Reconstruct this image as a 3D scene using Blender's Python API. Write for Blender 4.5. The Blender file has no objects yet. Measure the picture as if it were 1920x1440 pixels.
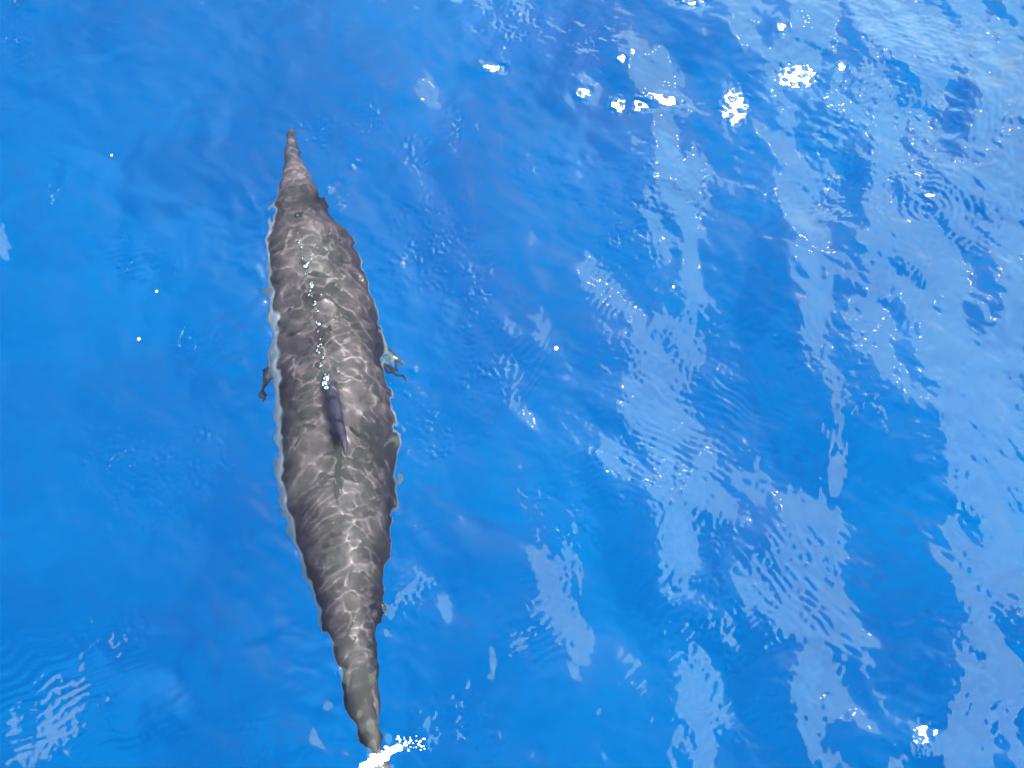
import bpy, bmesh, math, random
import numpy as np
from mathutils import Vector
from mathutils.bvhtree import BVHTree

random.seed(4)
RNG = np.random.default_rng(11)
sc = bpy.context.scene
C = sc.collection
R = math.radians

# ------------------------------------------------------------------ camera
PITCH, HFOV, DIST = R(58), R(38), 4.25          # looking down over the rail at the water
CAM = Vector((0, -DIST * math.cos(PITCH), DIST * math.sin(PITCH)))
cd = bpy.data.cameras.new('camera')
cam = bpy.data.objects.new('camera', cd)
C.objects.link(cam)
cam.location = CAM
cam.rotation_euler = (R(90) - PITCH, 0, 0)
cd.sensor_width = 36
cd.lens = 18 / math.tan(HFOV / 2)
cd.clip_end = 6000
sc.camera = cam

FWD = Vector((0, math.cos(PITCH), -math.sin(PITCH)))
UP = Vector((0, math.sin(PITCH), math.cos(PITCH)))
TX = math.tan(HFOV / 2)


def ray(px, py):
    """direction through a pixel of the 1920x1440 photograph"""
    return (FWD + Vector((1, 0, 0)) * ((px - 960) / 960 * TX) + UP * ((720 - py) / 960 * TX)).normalized()


def at(px, py, z=0.0):
    """point at height z seen at a pixel, through the flat water surface when z < 0"""
    d = ray(px, py)
    if z >= 0:
        return CAM + d * ((z - CAM.z) / d.z)
    p = CAM + d * (-CAM.z / d.z)
    n = 1 / 1.333
    c = -d.z
    t = d * n + Vector((0, 0, 1)) * (n * c - math.sqrt(1 - n * n * (1 - c * c)))
    return p + t * (z / t.z)


# ------------------------------------------------------------------ sun and sky
g = ray(1480, 200)
SUN = Vector((g.x, g.y, -g.z)).normalized()      # the glitter lies round this mirror direction
SUN_EL, SUN_ROT = math.asin(SUN.z), math.atan2(SUN.x, SUN.y)
sd = bpy.data.lights.new('sun', 'SUN')
sd.energy = 5.0
sd.angle = R(0.5)
sd.color = (1.0, 0.95, 0.87)
sd.cycles.is_caustics_light = True
sd.cycles.use_multiple_importance_sampling = False
sun = bpy.data.objects.new('sun', sd)
C.objects.link(sun)
sun.rotation_euler = (-SUN).to_track_quat('-Z', 'Y').to_euler()

w = bpy.data.worlds.new('World')
sc.world = w
w.use_nodes = True
nt = w.node_tree
nt.nodes.clear()


def node(tree, kind, **kw):
    n = tree.nodes.new(kind)
    for k, v in kw.items():
        if k in n.bl_rna.properties:
            setattr(n, k, v)
        else:
            n.inputs[k].default_value = v
    return n


def link(tree, a, b):
    tree.links.new(a, b)


SKY_STRENGTH = 0.05
GAP_MID, GAP_HALF = -0.14, 0.305  # unseen broken cloud, shaped round a clear lane to give the pale reflections
sky = node(nt, 'ShaderNodeTexSky', sky_type='NISHITA', sun_disc=False, sun_elevation=SUN_EL, sun_rotation=SUN_ROT)
tc = node(nt, 'ShaderNodeTexCoord')
cn = node(nt, 'ShaderNodeTexNoise', noise_dimensions='3D')
cn.inputs['Scale'].default_value = 1.9
cn.inputs['Detail'].default_value = 7
cn.inputs['Roughness'].default_value = 0.55
link(nt, tc.outputs['Generated'], cn.inputs['Vector'])
dotn = node(nt, 'ShaderNodeVectorMath', operation='DOT_PRODUCT')
dotn.inputs[1].default_value = (1, 0.12, 0)
link(nt, tc.outputs['Generated'], dotn.inputs[0])
off = node(nt, 'ShaderNodeMath', operation='SUBTRACT')
off.inputs[1].default_value = GAP_MID
link(nt, dotn.outputs['Value'], off.inputs[0])
ab = node(nt, 'ShaderNodeMath', operation='ABSOLUTE')
link(nt, off.outputs[0], ab.inputs[0])
mad = node(nt, 'ShaderNodeMath', operation='MULTIPLY_ADD')
mad.inputs[1].default_value = 0.8
link(nt, cn.outputs['Fac'], mad.inputs[0])
link(nt, ab.outputs[0], mad.inputs[2])
cr = node(nt, 'ShaderNodeMapRange', interpolation_type='SMOOTHSTEP')
cr.inputs['From Min'].default_value = 0.4 + GAP_HALF
cr.inputs['From Max'].default_value = 0.4 + GAP_HALF + 0.04
link(nt, mad.outputs[0], cr.inputs['Value'])
cn2 = node(nt, 'ShaderNodeTexNoise')
cn2.inputs['Scale'].default_value = 9
cn2.inputs['Detail'].default_value = 6
link(nt, tc.outputs['Generated'], cn2.inputs['Vector'])
cc = node(nt, 'ShaderNodeMapRange')
cc.inputs['From Min'].default_value = 0.3
cc.inputs['From Max'].default_value = 0.7
cc.inputs['To Min'].default_value = 20
cc.inputs['To Max'].default_value = 38
link(nt, cn2.outputs['Fac'], cc.inputs['Value'])
cm = node(nt, 'ShaderNodeVectorMath', operation='SCALE')
cm.inputs[0].default_value = (0.86, 1.07, 0.79)
link(nt, cc.outputs[0], cm.inputs['Scale'])
mx = node(nt, 'ShaderNodeMix', data_type='RGBA')
link(nt, cr.outputs[0], mx.inputs['Factor'])
link(nt, sky.outputs[0], mx.inputs['A'])
link(nt, cm.outputs[0], mx.inputs['B'])
bg = node(nt, 'ShaderNodeBackground')
bg.inputs['Strength'].default_value = SKY_STRENGTH
link(nt, mx.outputs['Result'], bg.inputs['Color'])
wo = node(nt, 'ShaderNodeOutputWorld')
link(nt, bg.outputs[0], wo.inputs['Surface'])

sc.view_settings.view_transform = 'Standard'
sc.view_settings.look = 'None'
sc.view_settings.gamma = 1
sc.view_settings.use_curve_mapping = False
sc.view_settings.exposure = 2.4                   # exposed for the dark water
sc.cycles.use_denoising = True
sc.cycles.max_bounces = 10
sc.cycles.transmission_bounces = 8
sc.cycles.transparent_max_bounces = 8
sc.cycles.caustics_refractive = True
sc.cycles.caustics_reflective = True
sc.cycles.sample_clamp_indirect = 3.0
sc.cycles.sample_clamp_direct = 2.6
sc.cycles.use_adaptive_sampling = False
sc.cycles.blur_glossy = 0.0


# ------------------------------------------------------------------ materials
def mat(name):
    m = bpy.data.materials.new(name)
    m.use_nodes = True
    m.node_tree.nodes.clear()
    return m, m.node_tree


def water_material():
    m, t = mat('sea_water')
    out = node(t, 'ShaderNodeOutputMaterial')
    fr = node(t, 'ShaderNodeFresnel')
    fr.inputs['IOR'].default_value = 1.333
    rf = node(t, 'ShaderNodeBsdfRefraction')
    rf.inputs['IOR'].default_value = 1.333
    rf.inputs['Roughness'].default_value = 0
    rf.inputs['Color'].default_value = (0.98, 0.99, 1, 1)
    gl = node(t, 'ShaderNodeBsdfGlossy', distribution='BECKMANN')
    gl.inputs['Roughness'].default_value = 0.038
    mixs = node(t, 'ShaderNodeMixShader')
    link(t, fr.outputs[0], mixs.inputs[0])
    link(t, rf.outputs[0], mixs.inputs[1])
    link(t, gl.outputs[0], mixs.inputs[2])
    link(t, mixs.outputs[0], out.inputs['Surface'])
    return m


def deep_material():
    m, t = mat('deep_blue_water')
    out = node(t, 'ShaderNodeOutputMaterial')
    df = node(t, 'ShaderNodeBsdfDiffuse')
    geo = node(t, 'ShaderNodeNewGeometry')
    n1 = node(t, 'ShaderNodeTexNoise')
    n1.inputs['Scale'].default_value = 0.5
    n1.inputs['Detail'].default_value = 5
    link(t, geo.outputs['Position'], n1.inputs['Vector'])
    cr = node(t, 'ShaderNodeValToRGB')
    cr.color_ramp.elements[0].position = 0.3
    cr.color_ramp.elements[0].color = (0.0, 0.057, 0.248, 1)
    cr.color_ramp.elements[1].position = 0.7
    cr.color_ramp.elements[1].color = (0.0, 0.096, 0.335, 1)
    link(t, n1.outputs['Fac'], cr.inputs[0])
    link(t, cr.outputs[0], df.inputs['Color'])
    link(t, df.outputs[0], out.inputs['Surface'])
    return m


def skin_material():
    m, t = mat('dolphin_skin')
    out = node(t, 'ShaderNodeOutputMaterial')
    pb = node(t, 'ShaderNodeBsdfPrincipled')
    pb.inputs['Roughness'].default_value = 0.55
    pb.inputs['Specular IOR Level'].default_value = 0.15
    at_ = node(t, 'ShaderNodeAttribute', attribute_name='flank')
    tc = node(t, 'ShaderNodeTexCoord')
    n1 = node(t, 'ShaderNodeTexNoise')
    n1.inputs['Scale'].default_value = 22
    n1.inputs['Detail'].default_value = 4
    link(t, tc.outputs['Object'], n1.inputs['Vector'])
    ma = node(t, 'ShaderNodeMath', operation='MULTIPLY_ADD')
    ma.inputs[1].default_value = 0.16
    link(t, n1.outputs['Fac'], ma.inputs[0])
    link(t, at_.outputs['Fac'], ma.inputs[2])
    ramp = node(t, 'ShaderNodeMapRange', interpolation_type='SMOOTHSTEP')
    ramp.inputs['From Min'].default_value = 0.56
    ramp.inputs['From Max'].default_value = 0.66
    link(t, ma.outputs[0], ramp.inputs['Value'])
    n2 = node(t, 'ShaderNodeTexNoise')
    n2.inputs['Scale'].default_value = 6
    n2.inputs['Detail'].default_value = 7
    n2.inputs['Roughness'].default_value = 0.6
    n2.inputs['Distortion'].default_value = 0.5
    link(t, tc.outputs['Object'], n2.inputs['Vector'])
    # the back is greyer along the spine, darker along the edge of the cape
    dk = node(t, 'ShaderNodeMath', operation='MULTIPLY_ADD')
    dk.inputs[1].default_value = -0.42
    link(t, at_.outputs['Fac'], dk.inputs[0])
    link(t, n2.outputs['Fac'], dk.inputs[2])
    cr = node(t, 'ShaderNodeValToRGB')
    cr.color_ramp.elements[0].position = 0.27
    cr.color_ramp.elements[0].color = (0.018, 0.0125, 0.0205, 1)
    cr.color_ramp.elements[1].position = 0.62
    cr.color_ramp.elements[1].color = (0.056, 0.0455, 0.054, 1)
    link(t, dk.outputs[0], cr.inputs[0])
    mx = node(t, 'ShaderNodeMix', data_type='RGBA')
    mx.inputs['B'].default_value = (0.18, 0.195, 0.25, 1)
    link(t, ramp.outputs[0], mx.inputs['Factor'])
    link(t, cr.outputs[0], mx.inputs['A'])
    fa = node(t, 'ShaderNodeAttribute', attribute_name='fin')
    mf = node(t, 'ShaderNodeMix', data_type='RGBA')
    mf.inputs['B'].default_value = (0.024, 0.021, 0.040, 1)  # dark violet; on the dorsal fin it paints in the weaker light there
    link(t, fa.outputs['Fac'], mf.inputs['Factor'])
    link(t, mx.outputs['Result'], mf.inputs['A'])
    mx = mf
    link(t, mx.outputs['Result'], pb.inputs['Base Color'])
    link(t, pb.outputs[0], out.inputs['Surface'])
    return m


def simple(name, col, rough=0.5, metal=0.0):
    m, t = mat(name)
    out = node(t, 'ShaderNodeOutputMaterial')
    pb = node(t, 'ShaderNodeBsdfPrincipled')
    pb.inputs['Roughness'].default_value = rough
    pb.inputs['Metallic'].default_value = metal
    tc = node(t, 'ShaderNodeTexCoord')
    n = node(t, 'ShaderNodeTexNoise')
    n.inputs['Scale'].default_value = 60
    link(t, tc.outputs['Object'], n.inputs['Vector'])
    cr = node(t, 'ShaderNodeValToRGB')
    cr.color_ramp.elements[0].position = 0.3
    cr.color_ramp.elements[0].color = tuple(c * 0.8 for c in col) + (1,)
    cr.color_ramp.elements[1].position = 0.7
    cr.color_ramp.elements[1].color = tuple(col) + (1,)
    link(t, n.outputs['Fac'], cr.inputs[0])
    link(t, cr.outputs[0], pb.inputs['Base Color'])
    link(t, pb.outputs[0], out.inputs['Surface'])
    return m


M_WATER, M_DEEP, M_SKIN = water_material(), deep_material(), skin_material()
M_BUBBLE = simple('bubble_silver', (0.42, 0.44, 0.48), 0.16, 1.0)
M_FOAM = simple('sea_foam', (0.82, 0.84, 0.86), 0.7)
M_EYE = simple('dark_eye', (0.01, 0.01, 0.012), 0.15)

# ------------------------------------------------------------------ the sea surface
RES = 0.004
X0, X1, Y0, Y1 = -2.4, 2.4, -1.65, 2.0
LX, LY = 6.4, 5.12                              # the wave field repeats beyond this
NX, NY = int(round(LX / RES)), int(round(LY / RES))
gx = (np.arange(NX) - NX // 2) * RES
gy = (np.arange(NY) - NY // 2) * RES
GX, GY = np.meshgrid(gx, gy)                    # [row y, column x]
KX, KY = np.meshgrid(np.fft.fftfreq(NX, RES) * 2 * np.pi, np.fft.fftfreq(NY, RES) * 2 * np.pi)
KK = np.hypot(KX, KY)

# where each point of the sea appears in the photograph's pixels
DX, DY, DZ = GX - CAM.x, GY - CAM.y, -CAM.z
depth = DY * FWD.y + DZ * FWD.z
PX = 960 + DX / depth / TX * 960
PY = 720 - (DY * UP.y + DZ * UP.z) / depth / TX * 960


def band(lo, hi, ang=None, spread=0.5, seed=0):
    """random waves with wavelengths lo..hi metres (along ang if given); returns a unit-rms height"""
    r = np.random.default_rng(seed)
    W = np.fft.fft2(r.standard_normal((NY, NX)))
    k1, k2 = 2 * np.pi / hi, 2 * np.pi / lo
    kc, ks = math.sqrt(k1 * k2), math.log(k2 / k1) / 2
    K = np.maximum(KK, 1e-6)
    F = np.exp(-0.5 * (np.log(K / kc) / ks) ** 2)
    if ang is not None:
        th = np.arctan2(KY, KX) - ang
        F = F * np.exp(-0.5 * (np.sin(th) / spread) ** 2)
    h = np.real(np.fft.ifft2(W * F))
    return h / h.std()


def slope_rms(h):
    a, b = np.gradient(h, RES)
    return math.sqrt((a * a + b * b).mean())


# wave faces turned to the bright cloud: x, y, half length, half width (pixels), angle, weight
FACES = [
    (1830, 120, 190, 70, -20, 1), (1680, 60, 120, 45, -35, 1), (1860, 420, 60, 130, 0, .8),
    (1740, 470, 110, 50, -20, 1), (1650, 590, 40, 80, 10, .8), (1740, 690, 60, 130, 10, .9),
    (1880, 820, 70, 320, 5, 1), (1760, 760, 40, 110, 30, .8), (1850, 1080, 70, 110, 0, 1),
    (1860, 1260, 60, 90, 15, .8), (1800, 1390, 60, 50, -30, .8),
    (1245, 640, 75, 50, 10, 1), (1230, 760, 55, 75, 0, 1), (1150, 860, 40, 45, 40, .8),
    (1290, 920, 90, 40, -10, 1), (1270, 1020, 40, 90, -10, 1), (1420, 905, 100, 30, -20, .8),
    (1540, 1000, 60, 70, 0, 1), (1490, 1080, 70, 80, -20, .9), (1560, 1140, 60, 60, -40, .8),
    (1400, 1110, 40, 50, 20, .7), (1620, 1190, 60, 20, -40, .7),
    (1320, 1290, 40, 75, 10, 1), (1310, 1390, 40, 40, 30, .8), (1200, 1270, 25, 45, 35, .8),
    (1040, 1100, 62, 85, 10, 1), (960, 1200, 30, 70, -35, .7), (1085, 1190, 28, 80, 5, .8),
    (1250, 300, 22, 90, 0, .8), (1290, 360, 45, 60, -20, .9), (1235, 430, 22, 60, 10, .8),
    (1300, 520, 18, 60, 5, .8), (1120, 530, 30, 60, 30, .7), (1000, 610, 35, 50, 15, .7),
    (1490, 370, 28, 60, 5, .9), (1470, 260, 18, 50, 0, .7), (1525, 600, 25, 90, -15, .9),
    (1560, 740, 15, 70, 10, .7), (1570, 870, 20, 50, 5, .7), (1540, 490, 50, 40, 20, .7),
    (1220, 130, 55, 40, -30, .9), (1390, 40, 30, 60, 10, .8), (1530, 40, 50, 60, -20, .9),
    (1480, 110, 45, 40, 0, .8), (1640, 220, 50, 80, -15, .8), (1640, 290, 35, 50, 0, .7),
    (800, 160, 30, 50, 10, .7), (740, 155, 28, 14, 20, .6), (930, 125, 35, 10, 5, .8),
    (960, 40, 60, 40, 0, .5), (1090, 170, 40, 25, 0, .6), (1545, 1290, 50, 60, 30, .7),
    (110, 1340, 110, 60, 10, 1), (230, 1220, 25, 45, 0, .8), (370, 1270, 30, 40, 30, .8),
    (290, 1340, 50, 20, 20, .7), (440, 1290, 25, 35, 0, .5), (350, 1420, 60, 25, 10, .8),
    (480, 1390, 35, 35, 0, .6), (110, 370, 14, 50, -10, .5), (15, 470, 18, 45, 0, .7),
    (770, 1115, 60, 22, 38, .9), (835, 1130, 14, 35, 10, .7), (515, 1190, 45, 9, 28, .7),
    (35, 25, 28, 12, 0, .9), (370, 640, 45, 40, 0, .6), (640, 375, 12, 35, 25, .5),
    (790, 990, 15, 30, 35, .5), (960, 720, 18, 50, 10, .6), (985, 930, 16, 40, 10, .6),
    (240, 500, 14, 40, 0, .55), (320, 520, 20, 25, 0, .55), (215, 115, 16, 6, 10, .8), (410, 5, 22, 10, 30, .8), (45, 150, 12, 40, 0, .5), (235, 880, 40, 30, 0, .35), (160, 1250, 25, 20, 0, .6), (60, 1420, 60, 22, 10, .9), (200, 1320, 50, 25, 10, .8), (1080, 660, 18, 40, 0, .5),
    (990, 780, 14, 26, 30, .6), (1100, 790, 14, 24, 30, .6), (30, 390, 25, 10, 20, .5),
]
D = np.zeros_like(PX)
DL = np.zeros_like(PX)                           # faces turned to the cloud on the left
for (cx, cy, a, b, ang, wt) in FACES:
    t = R(ang)
    u = ((PX - cx) * math.cos(t) - (PY - cy) * math.sin(t)) / a
    v = ((PX - cx) * math.sin(t) + (PY - cy) * math.cos(t)) / b
    q = u * u + v * v
    f = wt * np.exp(-0.55 * q ** 1.5)
    if cx < 500:
        DL = np.maximum(DL, f)
    else:
        D = np.maximum(D, f)
for (cx, cy, a, b, ang) in [(1470, 740, 70, 90, 0), (1660, 960, 65, 170, -10), (1720, 1230, 60, 110, 0), (1410, 1330, 55, 110, 0),
                            (1180, 1080, 30, 150, 15), (1605, 330, 24, 150, -15), (1430, 560, 45, 110, 0), (1840, 545, 38, 90, 0),
                            (1800, 200, 26, 60, -20), (1830, 1000, 20, 40, 30), (1880, 1190, 50, 22, -25), (1690, 640, 26, 70, 10)]:
    t = R(ang)                                   # troughs turned to the clear lane of sky
    u = ((PX - cx) * math.cos(t) - (PY - cy) * math.sin(t)) / a
    v = ((PX - cx) * math.sin(t) + (PY - cy) * math.cos(t)) / b
    D = D - .7 * np.exp(-0.55 * (u * u + v * v) ** 1.5)
inside = (PX > -60) & (PX < 1980) & (PY > -60) & (PY < 1500)
D = np.where(inside, D, 0.35 + 0.4 * band(.25, .7, seed=5))
warp = band(.10, .35, R(15), .8, seed=6) + 0.6 * band(.035, .10, seed=7)
WX = ray(1900, 720).x
vx = (PX - 960) / 960 * WX
win = np.clip((3.0 - np.abs(GX)) / 1.3, 0, 1) * np.clip((2.5 - np.abs(GY)) / .6, 0, 1)
ramp = np.clip((vx - GAP_MID - GAP_HALF) / 1.7, -0.22, 0.14) * win
CALM = 0.45 + 0.55 / (1 + np.exp(-(PX - 930) / 90))   # the left of the picture lies flatter
target = 0.9 * ramp - 0.26 * CALM * (D * (1 + .9 * (PX < 930)) - 0.42) + 0.31 * DL - 0.030 * CALM * (1 + 1.0 / (1 + np.exp(-(PX - 1560) / 90))) * warp
target -= target.mean()
T = np.fft.fft2(target)
den = KX ** 2 + 0.16 * KY ** 2 + (2 * np.pi / 5.0) ** 2
Hh = np.real(np.fft.ifft2(-1j * KX * T / den))
# how the dolphin's outline reads, row by row of the photograph
OUT = [  # pixel row, left edge, right edge, height/width ratio, centre height offset
    (238, 539, 545, .7, -.035), (244, 536, 549, .7, -.035), (262, 534, 555, .7, -.034), (290, 532, 561, .75, -.036),
    (316, 530, 566, .8, -.038), (324, 527, 571, .9, -.03), (334, 525, 577, 1.08, -.018), (352, 520, 590, 1.1, -.01), (380, 512, 606, 1.04, -.004),
    (410, 505, 622, 1.0, 0), (440, 499, 641, .98, 0), (470, 496, 660, .97, 0), (500, 496, 675, .97, 0), (540, 500, 688, .98, 0),
    (600, 505, 702, 1.0, 0), (660, 509, 716, 1.0, 0), (720, 513, 727, 1.0, 0), (780, 516, 737, 1.02, 0),
    (840, 518, 744, 1.02, 0), (900, 522, 744, 1.03, 0), (950, 530, 741, 1.05, 0), (1000, 545, 735, 1.08, 0),
    (1050, 565, 728, 1.12, 0), (1100, 586, 720, 1.18, 0), (1150, 604, 711, 1.25, .005), (1200, 619, 705, 1.3, .01),
    (1250, 631, 703, 1.35, .012), (1300, 644, 706, 1.35, .012), (1350, 660, 709, 1.3, .01), (1385, 677, 713, 1.15, .005), (1410, 690, 715, 1.0, .005),
    (1430, 696, 720, .95, 0), (1470, 706, 732, .7, 0), (1500, 715, 738, .5, 0)]
# gentle chop and the small ripples that net the light under water
near_dolphin = np.exp(-(((PX - (545 + (PY - 240) * 0.11)) / 170) ** 2)) * (1 / (1 + np.exp(-(PY - 350) / 40)))
h = Hh
c1 = band(.16, .5, R(25), .9, seed=21)
h = h + c1 * (0.035 / slope_rms(c1))
c2 = band(.05, .13, R(60), .9, seed=22)
c2 = c2 * (0.045 / slope_rms(c2))
c3 = band(.022, .05, R(50), .8, seed=23)
c3 = c3 * (0.03 / slope_rms(c3))
amp = 0.35 + 0.1 * near_dolphin + 0.6 * np.clip((PX - 1000) / 900, 0, 1)
rn = band(.30, .60, R(62), .6, seed=51) + .16 * band(.05, .11, seed=52)
ga, gb = np.gradient(rn, RES)
dist = rn / np.maximum(np.hypot(ga, gb), 6.0)
rn2 = band(.10, .2, R(120), .8, seed=53)
ga, gb = np.gradient(rn2, RES)
dist2 = rn2 / np.maximum(np.hypot(ga, gb), 8.0)
wvar = np.clip(.6 + .5 * band(.2, .5, seed=54), .1, 1.5)
wvar2 = np.clip(.3 + .6 * band(.15, .4, seed=55), 0, 1.5)
ridge = .0014 * wvar * np.exp(-(dist / .015) ** 2) + .0008 * wvar2 * np.exp(-(dist2 / .012) ** 2)
h = h + ridge * (0.12 + 0.80 * near_dolphin)
# wavelets crossing above the animal, which gather the sunlight into bright lines
WAVELETS = [([(585, 462), (655, 388)], .0024, .017), ([(508, 612), (560, 566), (605, 545), (684, 488)], .0022, .014),
            ([(526, 802), (575, 765), (625, 728), (690, 712)], .0017, .013), ([(525, 945), (600, 908), (645, 872), (745, 792)], .0022, .014),
            ([(610, 1010), (660, 960), (738, 895)], .0018, .013), ([(588, 1050), (650, 1020), (722, 1000)], .0015, .013),
            ([(528, 322), (572, 316)], .0017, .013), ([(622, 1260), (702, 1240)], .0017, .013),
            ([(655, 1366), (720, 1326)], .0014, .013), ([(545, 745), (600, 712), (628, 690)], .0014, .012),
            ([(652, 612), (628, 566), (600, 540)], .0013, .011), ([(600, 1120), (660, 1085), (722, 1060)], .0014, .013),
            ([(700, 770), (760, 786)], .0028, .017), ([(540, 690), (590, 640), (660, 600)], .0012, .012),
            ([(640, 1190), (665, 1150), (700, 1120)], .0011, .012)]
tsun = -SUN / 1.333
tsun.z = -math.sqrt(1 - tsun.x ** 2 - tsun.y ** 2)
wob = .006 * band(.06, .2, seed=61)
wob2 = np.clip(.75 + .4 * band(.08, .25, seed=62), .2, 1.35)
for pts, a_, w_ in WAVELETS:
    q_ = []
    for (x_, y_) in pts:
        zt = -0.165
        p_ = at(x_, y_, zt)
        p_ = p_ - tsun * (zt / tsun.z)
        q_.append((p_.x, p_.y))
    dmin = np.full_like(GX, 9.0)
    for (xa, ya), (xb, yb) in zip(q_[:-1], q_[1:]):
        L2 = (xb - xa) ** 2 + (yb - ya) ** 2
        tt = np.clip(((GX - xa) * (xb - xa) + (GY - ya) * (yb - ya)) / L2, 0, 1)
        dmin = np.minimum(dmin, np.hypot(GX + wob - xa - tt * (xb - xa), GY + wob - ya - tt * (yb - ya)))
    h = h + 1.2 * a_ * wob2 * np.exp(-(dmin / w_) ** 2)
# patches of fine cat's-paw ripples on the smoother water
c4 = band(.018, .05, seed=71)
c4 = c4 / slope_rms(c4)
PAWS = [(370, 640, 55), (240, 495, 38), (320, 515, 38), (250, 890, 110), (690, 220, 55), (810, 460, 90), (1000, 340, 45),
        (870, 245, 40), (105, 370, 35), (390, 850, 60), (930, 700, 80), (20, 90, 60), (900, 560, 70), (210, 1190, 60),
        (780, 280, 40), (600, 250, 40), (960, 40, 70), (1120, 80, 50), (990, 940, 60), (480, 1400, 60), (820, 820, 60),
        (640, 380, 30), (1240, 860, 160), (1330, 1180, 140), (1650, 330, 140), (1560, 700, 80), (1850, 1150, 120),
        (1050, 1000, 80), (1250, 690, 140), (1860, 850, 150), (1300, 1000, 120), (1480, 1050, 120), (1040, 1130, 90), (1850, 400, 150), (1700, 150, 150), (1540, 330, 90), (1250, 350, 90), (1330, 1330, 100), (1860, 1300, 110), (150, 1350, 90), (780, 1110, 60), (1640, 760, 60), (1180, 420, 90), (1480, 1330, 90), (760, 760, 45), (860, 1350, 80)]
paw = np.zeros_like(PX)
for (cx, cy, rad) in PAWS:
    paw = np.maximum(paw, np.exp(-((PX - cx) ** 2 + (PY - cy) ** 2) / rad ** 2))
h = h + c4 * paw * np.where(PX < 930, .125, .095) * np.clip(.6 + .6 * band(.06, .25, seed=72), 0, 1.6)
rows = [r_[0] for r_ in OUT]
el, er = np.interp(PY, rows, [r_[1] for r_ in OUT]), np.interp(PY, rows, [r_[2] for r_ in OUT])
edge = (np.exp(-((PX - el) / 20) ** 2) + np.exp(-((PX - er) / 20) ** 2)) * (PY > 330) * (PY < 1430)
c5 = band(.065, .2, seed=24)
h = h + c5 * (0.06 / slope_rms(c5)) * edge
c2b = band(.07, .19, R(60), .9, seed=25)
h = h + c2b * (0.058 / slope_rms(c2b)) * near_dolphin
h = h + c2 * (amp - .15 * near_dolphin) + c3 * (amp - .24 * near_dolphin) * np.clip(0.5 + 0.6 * band(.3, .9, seed=31), 0.1, 1.6)

# trains of capillary ripples: x, y, reach px, wavelength m, crest direction (deg from image x), slope
TRAINS = [(110, 1330, 130, .030, 27, .20), (230, 1215, 50, .026, 30, .13), (310, 1330, 60, .026, 30, .12),
          (1290, 800, 110, .026, -32, .11), (1230, 850, 70, .022, -35, .13), (1270, 1130, 80, .026, 40, .13),
          (1500, 1080, 100, .026, -55, .12), (1340, 1330, 70, .028, 35, .14), (1020, 1170, 80, .026, 28, .10),
          (980, 690, 70, .022, 65, .13), (1230, 620, 60, .022, 70, .09), (1440, 1180, 70, .022, 40, .12),
          (640, 560, 60, .022, 40, .045), (700, 760, 50, .022, -70, .035), (640, 1000, 90, .022, 28, .04),
          (650, 1120, 60, .022, 35, .035), (560, 700, 50, .024, 50, .04), (620, 880, 60, .022, 30, .04),
          (795, 995, 45, .02, 45, .12), (770, 1110, 50, .022, 40, .06), (960, 300, 60, .022, 75, .06),
          (1150, 540, 60, .022, 60, .10), (1850, 1130, 110, .024, -25, .10), (1640, 180, 70, .022, 40, .10),
          (240, 510, 45, .024, 20, .10), (1880, 240, 70, .022, 80, .10), (1420, 760, 80, .024, -40, .09),
          (1700, 560, 80, .024, 60, .09), (1800, 680, 80, .024, -50, .08), (1560, 1170, 70, .024, -40, .1),
          (1540, 620, 60, .022, -60, .09), (1480, 380, 50, .022, 30, .09), (1290, 380, 60, .022, 55, .08),
          (1900, 900, 90, .026, -60, .08), (1280, 960, 80, .026, 60, .08), (1210, 1250, 60, .022, 42, .12),
          (1850, 1330, 80, .026, 45, .11), (1560, 1300, 60, .024, 38, .11), (1740, 90, 80, .024, -20, .08),
          (1560, 820, 40, .02, 70, .1), (1100, 880, 50, .022, 20, .09), (1620, 330, 60, .022, 40, .09)]
ph = 0.9 * band(.15, .4, seed=41)
for i, (cx, cy, rad, lam, ang, s) in enumerate(TRAINS):
    o = at(cx, cy)
    d2 = ((PX - cx) ** 2 + (PY - cy) ** 2) / rad ** 2
    t = R(ang + 90)
    u = (GX - o.x) * math.cos(t) + (GY - o.y) * math.sin(t)
    k = 2 * math.pi / lam
    h = h + (s / k) * np.exp(-d2) * np.sin(k * u + 2.2 * ph)
# rings spreading from a drop
o = at(1735, 400)
rr = np.hypot(GX - o.x, GY - o.y)
h = h + (0.16 / (2 * math.pi / .024)) * np.exp(-(rr / 0.17) ** 2) * np.sin(2 * math.pi * rr / .024 + .4 * ph)
vdx, vdy, vdz = -DX, -DY, CAM.z - 0 * DX
vl = np.sqrt(vdx ** 2 + vdy ** 2 + vdz ** 2)
hxv, hyv, hzv = vdx / vl + SUN.x, vdy / vl + SUN.y, vdz / vl + SUN.z
gsx, gsy = -hxv / hzv, -hyv / hzv
frag = band(.02, .07, seed=81)
keep = np.zeros_like(PX)
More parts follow.
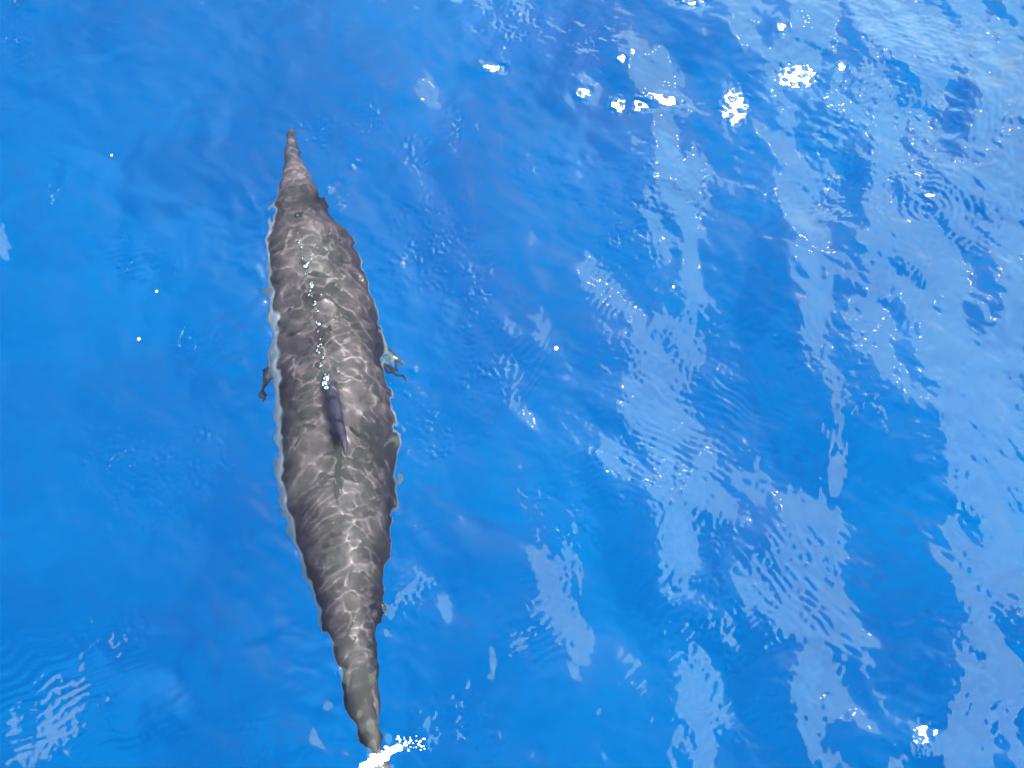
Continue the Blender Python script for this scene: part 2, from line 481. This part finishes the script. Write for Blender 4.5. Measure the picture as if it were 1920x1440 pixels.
# a few wave facets that catch the sun: x, y, reach in pixels along and across
for (cx, cy, rx_, ry_) in [(1490, 150, 30, 18), (1375, 205, 20, 26), (1235, 188, 34, 10), (1190, 200, 22, 8), (1160, 198, 12, 12),
                           (1728, 1384, 16, 20), (1300, 6, 18, 9), (1750, 1378, 7, 7), (925, 125, 16, 6), (1165, 115, 7, 7),
                           (1462, 62, 9, 6), (1095, 175, 12, 8), (1740, 378, 10, 4), (1185, 102, 6, 5), (1575, 135, 7, 7)]:
    o = at(cx, cy)
    ci, cj = int(round(o.y / RES)) + NY // 2, int(round(o.x / RES)) + NX // 2
    blk = h[ci - 4:ci + 5, cj - 4:cj + 5]
    q_ = (((PX - cx) / (1.55 * rx_)) ** 2 + ((PY - cy) / (1.55 * ry_)) ** 2)
    ex = np.clip(1.5 * np.exp(-q_ ** 2) * (1 + .35 * frag), 0, 1)
    ux, uy = GX - o.x, GY - o.y
    gxx = (gsx[ci, cj + 3] - gsx[ci, cj - 3]) / (6 * RES)
    gyy = (gsy[ci + 3, cj] - gsy[ci - 3, cj]) / (6 * RES)
    gxy = (gsx[ci + 3, cj] - gsx[ci - 3, cj]) / (6 * RES)
    face = blk.mean() + gsx[ci, cj] * ux + gsy[ci, cj] * uy + .5 * gxx * ux ** 2 + .5 * gyy * uy ** 2 + gxy * ux * uy
    h = h + 0.996 * ex * (face - h)
    keep = np.maximum(keep, np.exp(-(q_ / 1.8) ** 3))
# away from those facets the chop rarely lies square to the sun
K2 = np.where(KK > 0, KK ** 2, 1)
area = inside * (1 - np.clip(keep, 0, 1))
for it in range(14):
    b_, a_ = np.gradient(h, RES)
    ex, ey = a_ - gsx, b_ - gsy
    dd = np.hypot(ex, ey) + 1e-5
    push = 0.016 * np.exp(-(dd / 0.018) ** 2) * area
    fx, fy = np.fft.fft2(push * ex / dd), np.fft.fft2(push * ey / dd)
    dh = (-1j * KX * fx - 1j * KY * fy) / K2 * np.exp(-0.5 * (KK * 0.006) ** 2)
    h = h + 1.2 * np.real(np.fft.ifft2(dh))
h -= (h * near_dolphin).sum() / near_dolphin.sum()
Hlow = np.real(np.fft.ifft2(np.fft.fft2(h) * np.exp(-0.5 * (KK * 0.12) ** 2)))


def axis(a, b, step):
    core = np.arange(a, b + step / 2, step)
    out, d, p = [], step, 0.0
    while p < 2500:
        d *= 1.14
        p += d
        out.append(p)
    out = np.array(out)
    return np.concatenate([a - out[::-1], core, b + out]), np.concatenate(
        [np.diff(np.concatenate([[0], out]))[::-1], np.full(len(core), step), np.diff(np.concatenate([[0], out]))])


ax, sx = axis(X0, X1, RES)
ay, sy = axis(Y0, Y1, RES)
ix = np.round(ax / RES).astype(int) + NX // 2
iy = np.round(ay / RES).astype(int) + NY // 2
ii, jj = np.meshgrid(ix % NX, iy % NY)
SX, SY = np.meshgrid(sx, sy)
SP = np.maximum(SX, SY)
f1 = np.clip((0.022 - SP) / 0.017, 0, 1)
f2 = np.clip((0.35 - SP) / 0.25, 0, 1)
Z = f1 * h[jj, ii] + (1 - f1) * f2 * Hlow[jj, ii]
AX, AY = np.meshgrid(ax, ay)
nx, ny = len(ax), len(ay)
co = np.stack([AX, AY, Z], -1).reshape(-1, 3).astype(np.float32)
idx = np.arange(nx * ny).reshape(ny, nx)
q = np.stack([idx[:-1, :-1], idx[:-1, 1:], idx[1:, 1:], idx[1:, :-1]], -1).reshape(-1).astype(np.int32)
nf = len(q) // 4
me = bpy.data.meshes.new('water')
me.vertices.add(len(co))
me.vertices.foreach_set('co', co.ravel())
me.loops.add(len(q))
me.loops.foreach_set('vertex_index', q)
me.polygons.add(nf)
me.polygons.foreach_set('loop_start', np.arange(nf, dtype=np.int32) * 4)
me.polygons.foreach_set('use_smooth', np.ones(nf, dtype=bool))
me.update(calc_edges=True)
me.materials.append(M_WATER)
water = bpy.data.objects.new('water', me)
C.objects.link(water)
water['kind'] = 'structure'
water['label'] = 'rippled blue sea surface with pale cloud reflections and sun glints'
water.cycles.is_caustics_caster = True


def surf(x, y):
    return float(h[int(round(y / RES)) + NY // 2, int(round(x / RES)) + NX // 2])


me = bpy.data.meshes.new('deep_water')
s = 2400
me.from_pydata([(-s, -s, -14), (s, -s, -14), (s, s, -14), (-s, s, -14)], [], [(0, 1, 2, 3)])
me.materials.append(M_DEEP)
deep = bpy.data.objects.new('deep_water', me)
C.objects.link(deep)
deep['kind'] = 'structure'
deep['label'] = 'deep clear blue water below the surface'

# ------------------------------------------------------------------ the dolphin
ZC = -0.31
cen, hw, hh = [], [], []
for (y, l, r_, ratio, dz) in OUT:
    dz += np.interp(y, [240, 900, 1250, 1500], [0, 0, .07, .10])
    a, b = at(l, y, ZC + dz), at(r_, y, ZC + dz)
    c = (a + b) / 2
    cen.append((c.x, c.y, ZC + dz))
    wd = abs(b.x - a.x) / 2
    hw.append(wd)
    hh.append(wd * ratio)
cen, hw, hh = np.array(cen), np.array(hw), np.array(hh)
# resample finely and smooth
s0 = np.concatenate([[0], np.cumsum(np.linalg.norm(np.diff(cen, axis=0), axis=1))])
N = 220
ss = np.linspace(0, s0[-1], N)


def smooth(v, n):
    for _ in range(n):
        v = np.concatenate([v[:1], (v[:-2] + 2 * v[1:-1] + v[2:]) / 4, v[-1:]])
    return v


CX = smooth(np.interp(ss, s0, cen[:, 0]), 30)
CY = np.interp(ss, s0, cen[:, 1])
CZ = smooth(np.interp(ss, s0, cen[:, 2]), 6)
HW = smooth(np.interp(ss, s0, hw) + np.interp(ss, s0, [.004 * min(1, max(0, (r[0] - 440) / 200)) for r in OUT]), 3)
HH = smooth(np.interp(ss, s0, hh), 3)
TAN = np.gradient(np.stack([CX, CY], -1), axis=0)
TAN /= np.linalg.norm(TAN, axis=1)[:, None]
SIDE = np.stack([-TAN[:, 1], TAN[:, 0]], -1)     # tail-ward tangent turned left: points to the image right


def station(px_row):
    return int(np.argmin(np.abs(CY - at(640, px_row, ZC).y)))


bm = bmesh.new()


def loft(rings, cap=True):
    vs = [[bm.verts.new(p) for p in ring] for ring in rings]
    n = len(vs[0])
    for a, b in zip(vs[:-1], vs[1:]):
        for k in range(n):
            bm.faces.new((a[k], a[(k + 1) % n], b[(k + 1) % n], b[k]))
    bm.faces.new(vs[0][::-1])
    bm.faces.new(vs[-1])


rings = []
NS = 40
for i in range(N):
    ring = []
    for k in range(NS):
        t = 2 * math.pi * k / NS
        cs, sn = math.cos(t), math.sin(t)
        ring.append((CX[i] + SIDE[i, 0] * HW[i] * cs, CY[i] + SIDE[i, 1] * HW[i] * cs, CZ[i] + HH[i] * sn))
    rings.append(ring)
loft(rings)


def fin(root_front, root_back, tip, thick, sweep=0.35, n=14, normal=None, tip_chord=0.12):
    """tapered curved fin lofted from its root chord to its tip"""
    A, B, Tp = Vector(root_front), Vector(root_back), Vector(tip)
    chord = B - A
    nrm = Vector(normal).normalized()
    rr = []
    for i in range(n):
        f = i / (n - 1)
        le = A.lerp(Tp, f) + chord * (-sweep * 0.35 * math.sin(math.pi * f) * (1 - f))
        te = B.lerp(Tp + chord * tip_chord, f) - chord * (sweep * math.sin(math.pi * f))
        th = thick * (1 - 0.72 * f)
        ring = []
        m = 14
        for k in range(m):
            a = 2 * math.pi * k / m
            c = 0.5 - 0.5 * math.cos(a)
            ring.append(le.lerp(te, c) + nrm * (th * math.sin(a) * (0.9 - 0.45 * c)))
        rr.append(ring)
    loft(rr)


# dorsal fin
iF, iB = station(722), station(905)
def top(i, drop=0.02):
    return Vector((CX[i], CY[i], CZ[i] + HH[i] - drop))
FH = 0.14
ftip = top(iB, 0) + Vector((0.04, 0.02, FH - .02))
fin(top(iF), top(iB), ftip, 0.040, .25, normal=(1, 0, -.25), tip_chord=.2)
# pectoral fins
for sgn in (-1, 1):
    i1, i2 = station(596), station(676)
    def side(i, down, outw=0.92):
        return Vector((CX[i] + SIDE[i, 0] * HW[i] * outw * sgn, CY[i] + SIDE[i, 1] * HW[i] * outw * sgn, CZ[i] - down))
    a, b = side(i1, .03, .95), side(i2, .05, .95)
    if sgn < 0:
        tip = at(486, 745, -.37)
    else:
        tip = at(756, 708, -.37)
    fin(a, b, tip, 0.017, .05, normal=(0.25 * sgn, 0, 1), tip_chord=.22)
# flukes, beyond the bottom of the picture
iT = N - 4
base = Vector((CX[iT], CY[iT], CZ[iT]))
for sgn in (-1, 1):
    fin(base + Vector((0, -.01, 0)), base + Vector((0, -.17, 0)), base + Vector((sgn * .25, -.22, -.01)), 0.014, .12,
        normal=(0, 0, 1), tip_chord=.15)
bmesh.ops.recalc_face_normals(bm, faces=bm.faces)
raw = bpy.data.meshes.new('dolphin_raw')
bm.to_mesh(raw)
bm.free()
tmp = bpy.data.objects.new('dolphin_raw', raw)
C.objects.link(tmp)
rm = tmp.modifiers.new('r', 'REMESH')
rm.mode = 'VOXEL'
rm.voxel_size = 0.0065
sm = tmp.modifiers.new('s', 'SMOOTH')
sm.iterations = 4
sm.factor = 0.5
dg = bpy.context.evaluated_depsgraph_get()
me = bpy.data.meshes.new_from_object(tmp.evaluated_get(dg))
bpy.data.objects.remove(tmp)
bpy.data.meshes.remove(raw)
me.name = 'dolphin'
nv = len(me.vertices)
vc = np.empty(nv * 3, np.float32)
me.vertices.foreach_get('co', vc)
vc = vc.reshape(-1, 3)
st = np.array([np.argmin((CX - v[0]) ** 2 + (CY - v[1]) ** 2) for v in vc])
lat = ((vc[:, 0] - CX[st]) * SIDE[st, 0] + (vc[:, 1] - CY[st]) * SIDE[st, 1]) / np.maximum(HW[st], 1e-3)
hgt = (vc[:, 2] - CZ[st]) / np.maximum(HH[st], 1e-3)
fl = np.clip(0.92 - hgt, 0, 2)                    # 0 along the back, larger down the sides
along = st / (N - 1)
lift = np.interp(along, [0, .06, .10, .17, .6, .72, .85, 1], [-.5, -.45, -.25, 0, 0, -.12, -.3, -.4])
flank = fl + lift - 0.17 * lat                    # the animal is rolled a little to its right
fin_mask = np.clip((np.abs(lat) - 1.04) / .05, 0, 1) * (hgt < .3)
fin_mask = np.maximum(fin_mask, np.clip((hgt - 1.04) / .08, 0, 1) * (along > .3) * (along < .75))  # dorsal fin, its dimmer light put into the skin colour
fin_mask = np.maximum(fin_mask, 0.85 * np.clip((.085 - along) / .03, 0, 1))
fa = me.attributes.new('fin', 'FLOAT', 'POINT')
fa.data.foreach_set('value', fin_mask.astype(np.float32))
atn = me.attributes.new('flank', 'FLOAT', 'POINT')
atn.data.foreach_set('value', flank.astype(np.float32))
me.polygons.foreach_set('use_smooth', np.ones(len(me.polygons), dtype=bool))
me.materials.clear()
me.materials.append(M_SKIN)
dolphin = bpy.data.objects.new('dolphin', me)
C.objects.link(dolphin)
dolphin['label'] = 'grey dolphin with pale flanks swimming just under the blue water'
dolphin['category'] = 'dolphin'
dolphin.cycles.is_caustics_receiver = True


def blob(name, material, subdiv=2, parent=None):
    b = bmesh.new()
    bmesh.ops.create_icosphere(b, subdivisions=subdiv, radius=1)
    m = bpy.data.meshes.new(name)
    b.to_mesh(b and m)
    b.free()
    m.polygons.foreach_set('use_smooth', np.ones(len(m.polygons), dtype=bool))
    m.materials.append(material)
    o = bpy.data.objects.new(name, m)
    C.objects.link(o)
    o.parent = parent
    return o


for sgn in (-1, 1):
    i = station(415)
    e = blob('eye', M_EYE, 2, dolphin)
    e.location = (CX[i] + SIDE[i, 0] * HW[i] * .985 * sgn, CY[i] + SIDE[i, 1] * HW[i] * .985 * sgn, CZ[i] - .012)
    e.scale = (.006, .011, .008)
i = station(432)
b = blob('blowhole', M_EYE, 2, dolphin)
b.location = (at(558, 434, ZC + .1).x, CY[i], CZ[i] + HH[i] - .001)
b.scale = (.014, .006, .004)

# ------------------------------------------------------------------ bubbles streaming back along the spine
tree = BVHTree.FromPolygons([v.co for v in me.vertices], [p.vertices for p in me.polygons])
LINE = [(556, 440), (562, 468), (572, 500), (583, 535), (588, 560), (595, 595), (600, 640), (603, 672), (610, 705), (615, 740)]
proto = None
NB = 64
for k in range(NB):
    f = (k / (NB - 1) + .012 * math.sin(k * 1.9)) * (len(LINE) - 1)
    f = min(max(f, 0), len(LINE) - 1.001)
    a = min(int(f), len(LINE) - 2)
    f -= a
    px = LINE[a][0] * (1 - f) + LINE[a + 1][0] * f + random.gauss(0, 1.4) + 3 * math.sin(k * .9)
    py = LINE[a][1] * (1 - f) + LINE[a + 1][1] * f + random.uniform(-5, 5)
    p = at(px, py, ZC + .13)
    hit = tree.ray_cast(Vector((p.x, p.y, 1)), Vector((0, 0, -1)))[0]
    r0 = random.choice([.0016, .0022, .0026, .0034, .0046])
    if k > NB - 5:
        r0 = .007
    if proto is None:
        o = proto = blob('bubble', M_BUBBLE, 2)
    else:
        o = proto.copy()
        C.objects.link(o)
    o.location = (p.x, p.y, hit.z + r0 * .9 + random.uniform(0, .006))
    o.scale = (r0 * random.uniform(.6, 1.6), r0 * random.uniform(.8, 2.6), r0 * .7)
    o.rotation_euler = (0, 0, random.uniform(-.6, .6))
    o['label'] = ("larger bright bubble clustered just ahead of the dolphin's dorsal fin" if k > NB - 5 else
                  "tiny silvery bubble in the line along the dolphin's spine")
    o['category'] = 'bubble'
    o['group'] = "bubbles trailing along the dolphin's back"

# ------------------------------------------------------------------ foam by the tail and drifting flecks
bm = bmesh.new()
def froth(px, py, rad):
    p = at(px, py)
    for v in bmesh.ops.create_icosphere(bm, subdivisions=1, radius=rad)['verts']:
        v.co = Vector((p.x + v.co.x * 1.3, p.y + v.co.y, surf(p.x, p.y) + v.co.z * .7))
for k in range(620):
    f = random.random()
    wd = 4.2 * math.sin(math.pi * min(1, f * 1.02 + .12)) + 1.6
    if random.random() < .62 - .6 * f:
        continue                                 # thinner, broken start
    froth(676 + 74 * f + random.gauss(0, 2), 1441 - 42 * f + random.gauss(0, wd) - 3 * math.sin(f * 9), random.choice([.0022, .003, .0038, .005]))
for k in range(60):
    froth(742 + 55 * random.random() ** 1.5, 1401 - random.uniform(0, 22) + random.gauss(0, 4), random.choice([.0018, .0024, .0032]))
raw = bpy.data.meshes.new('foam_raw')
bm.to_mesh(raw)
bm.free()
tmp = bpy.data.objects.new('foam_raw', raw)
C.objects.link(tmp)
rm = tmp.modifiers.new('r', 'REMESH')
rm.mode = 'VOXEL'
rm.voxel_size = 0.0016
sm = tmp.modifiers.new('s', 'SMOOTH')
sm.iterations = 3
me2 = bpy.data.meshes.new_from_object(tmp.evaluated_get(bpy.context.evaluated_depsgraph_get()))
bpy.data.objects.remove(tmp)
bpy.data.meshes.remove(raw)
me2.name = 'foam_streak'
me2.materials.clear()
me2.polygons.foreach_set('use_smooth', np.ones(len(me2.polygons), dtype=bool))
me2.materials.append(M_FOAM)
foam = bpy.data.objects.new('foam_streak', me2)
C.objects.link(foam)
foam['label'] = "white streak of foam on the water over the dolphin's tail"
foam['category'] = 'foam'

FLECKS = [(262, 640, .0042, 'small white foam fleck on open water left of the pectoral fins'),
          (213, 302, .003, "tiny white foam fleck on smooth water, left of the dolphin's beak"),
          (296, 553, .0036, "small white foam fleck on open water left of the dolphin's back"),
          (1043, 652, .0055, 'white foam fleck below a pale reflection right of the dolphin'),
          (1263, 537, .0035, 'tiny white foam fleck between two pale streaks at centre right')]
proto = None
for (px, py, r0, lab) in FLECKS:
    p = at(px, py)
    if proto is None:
        o = proto = blob('foam_fleck', M_FOAM, 2)
    else:
        o = proto.copy()
        C.objects.link(o)
    o.location = (p.x, p.y, surf(p.x, p.y) + r0 * .2)
    o.scale = (r0, r0 * 1.2, r0 * .6)
    o['label'] = lab
    o['category'] = 'foam'
    o['group'] = 'foam flecks drifting on the water'
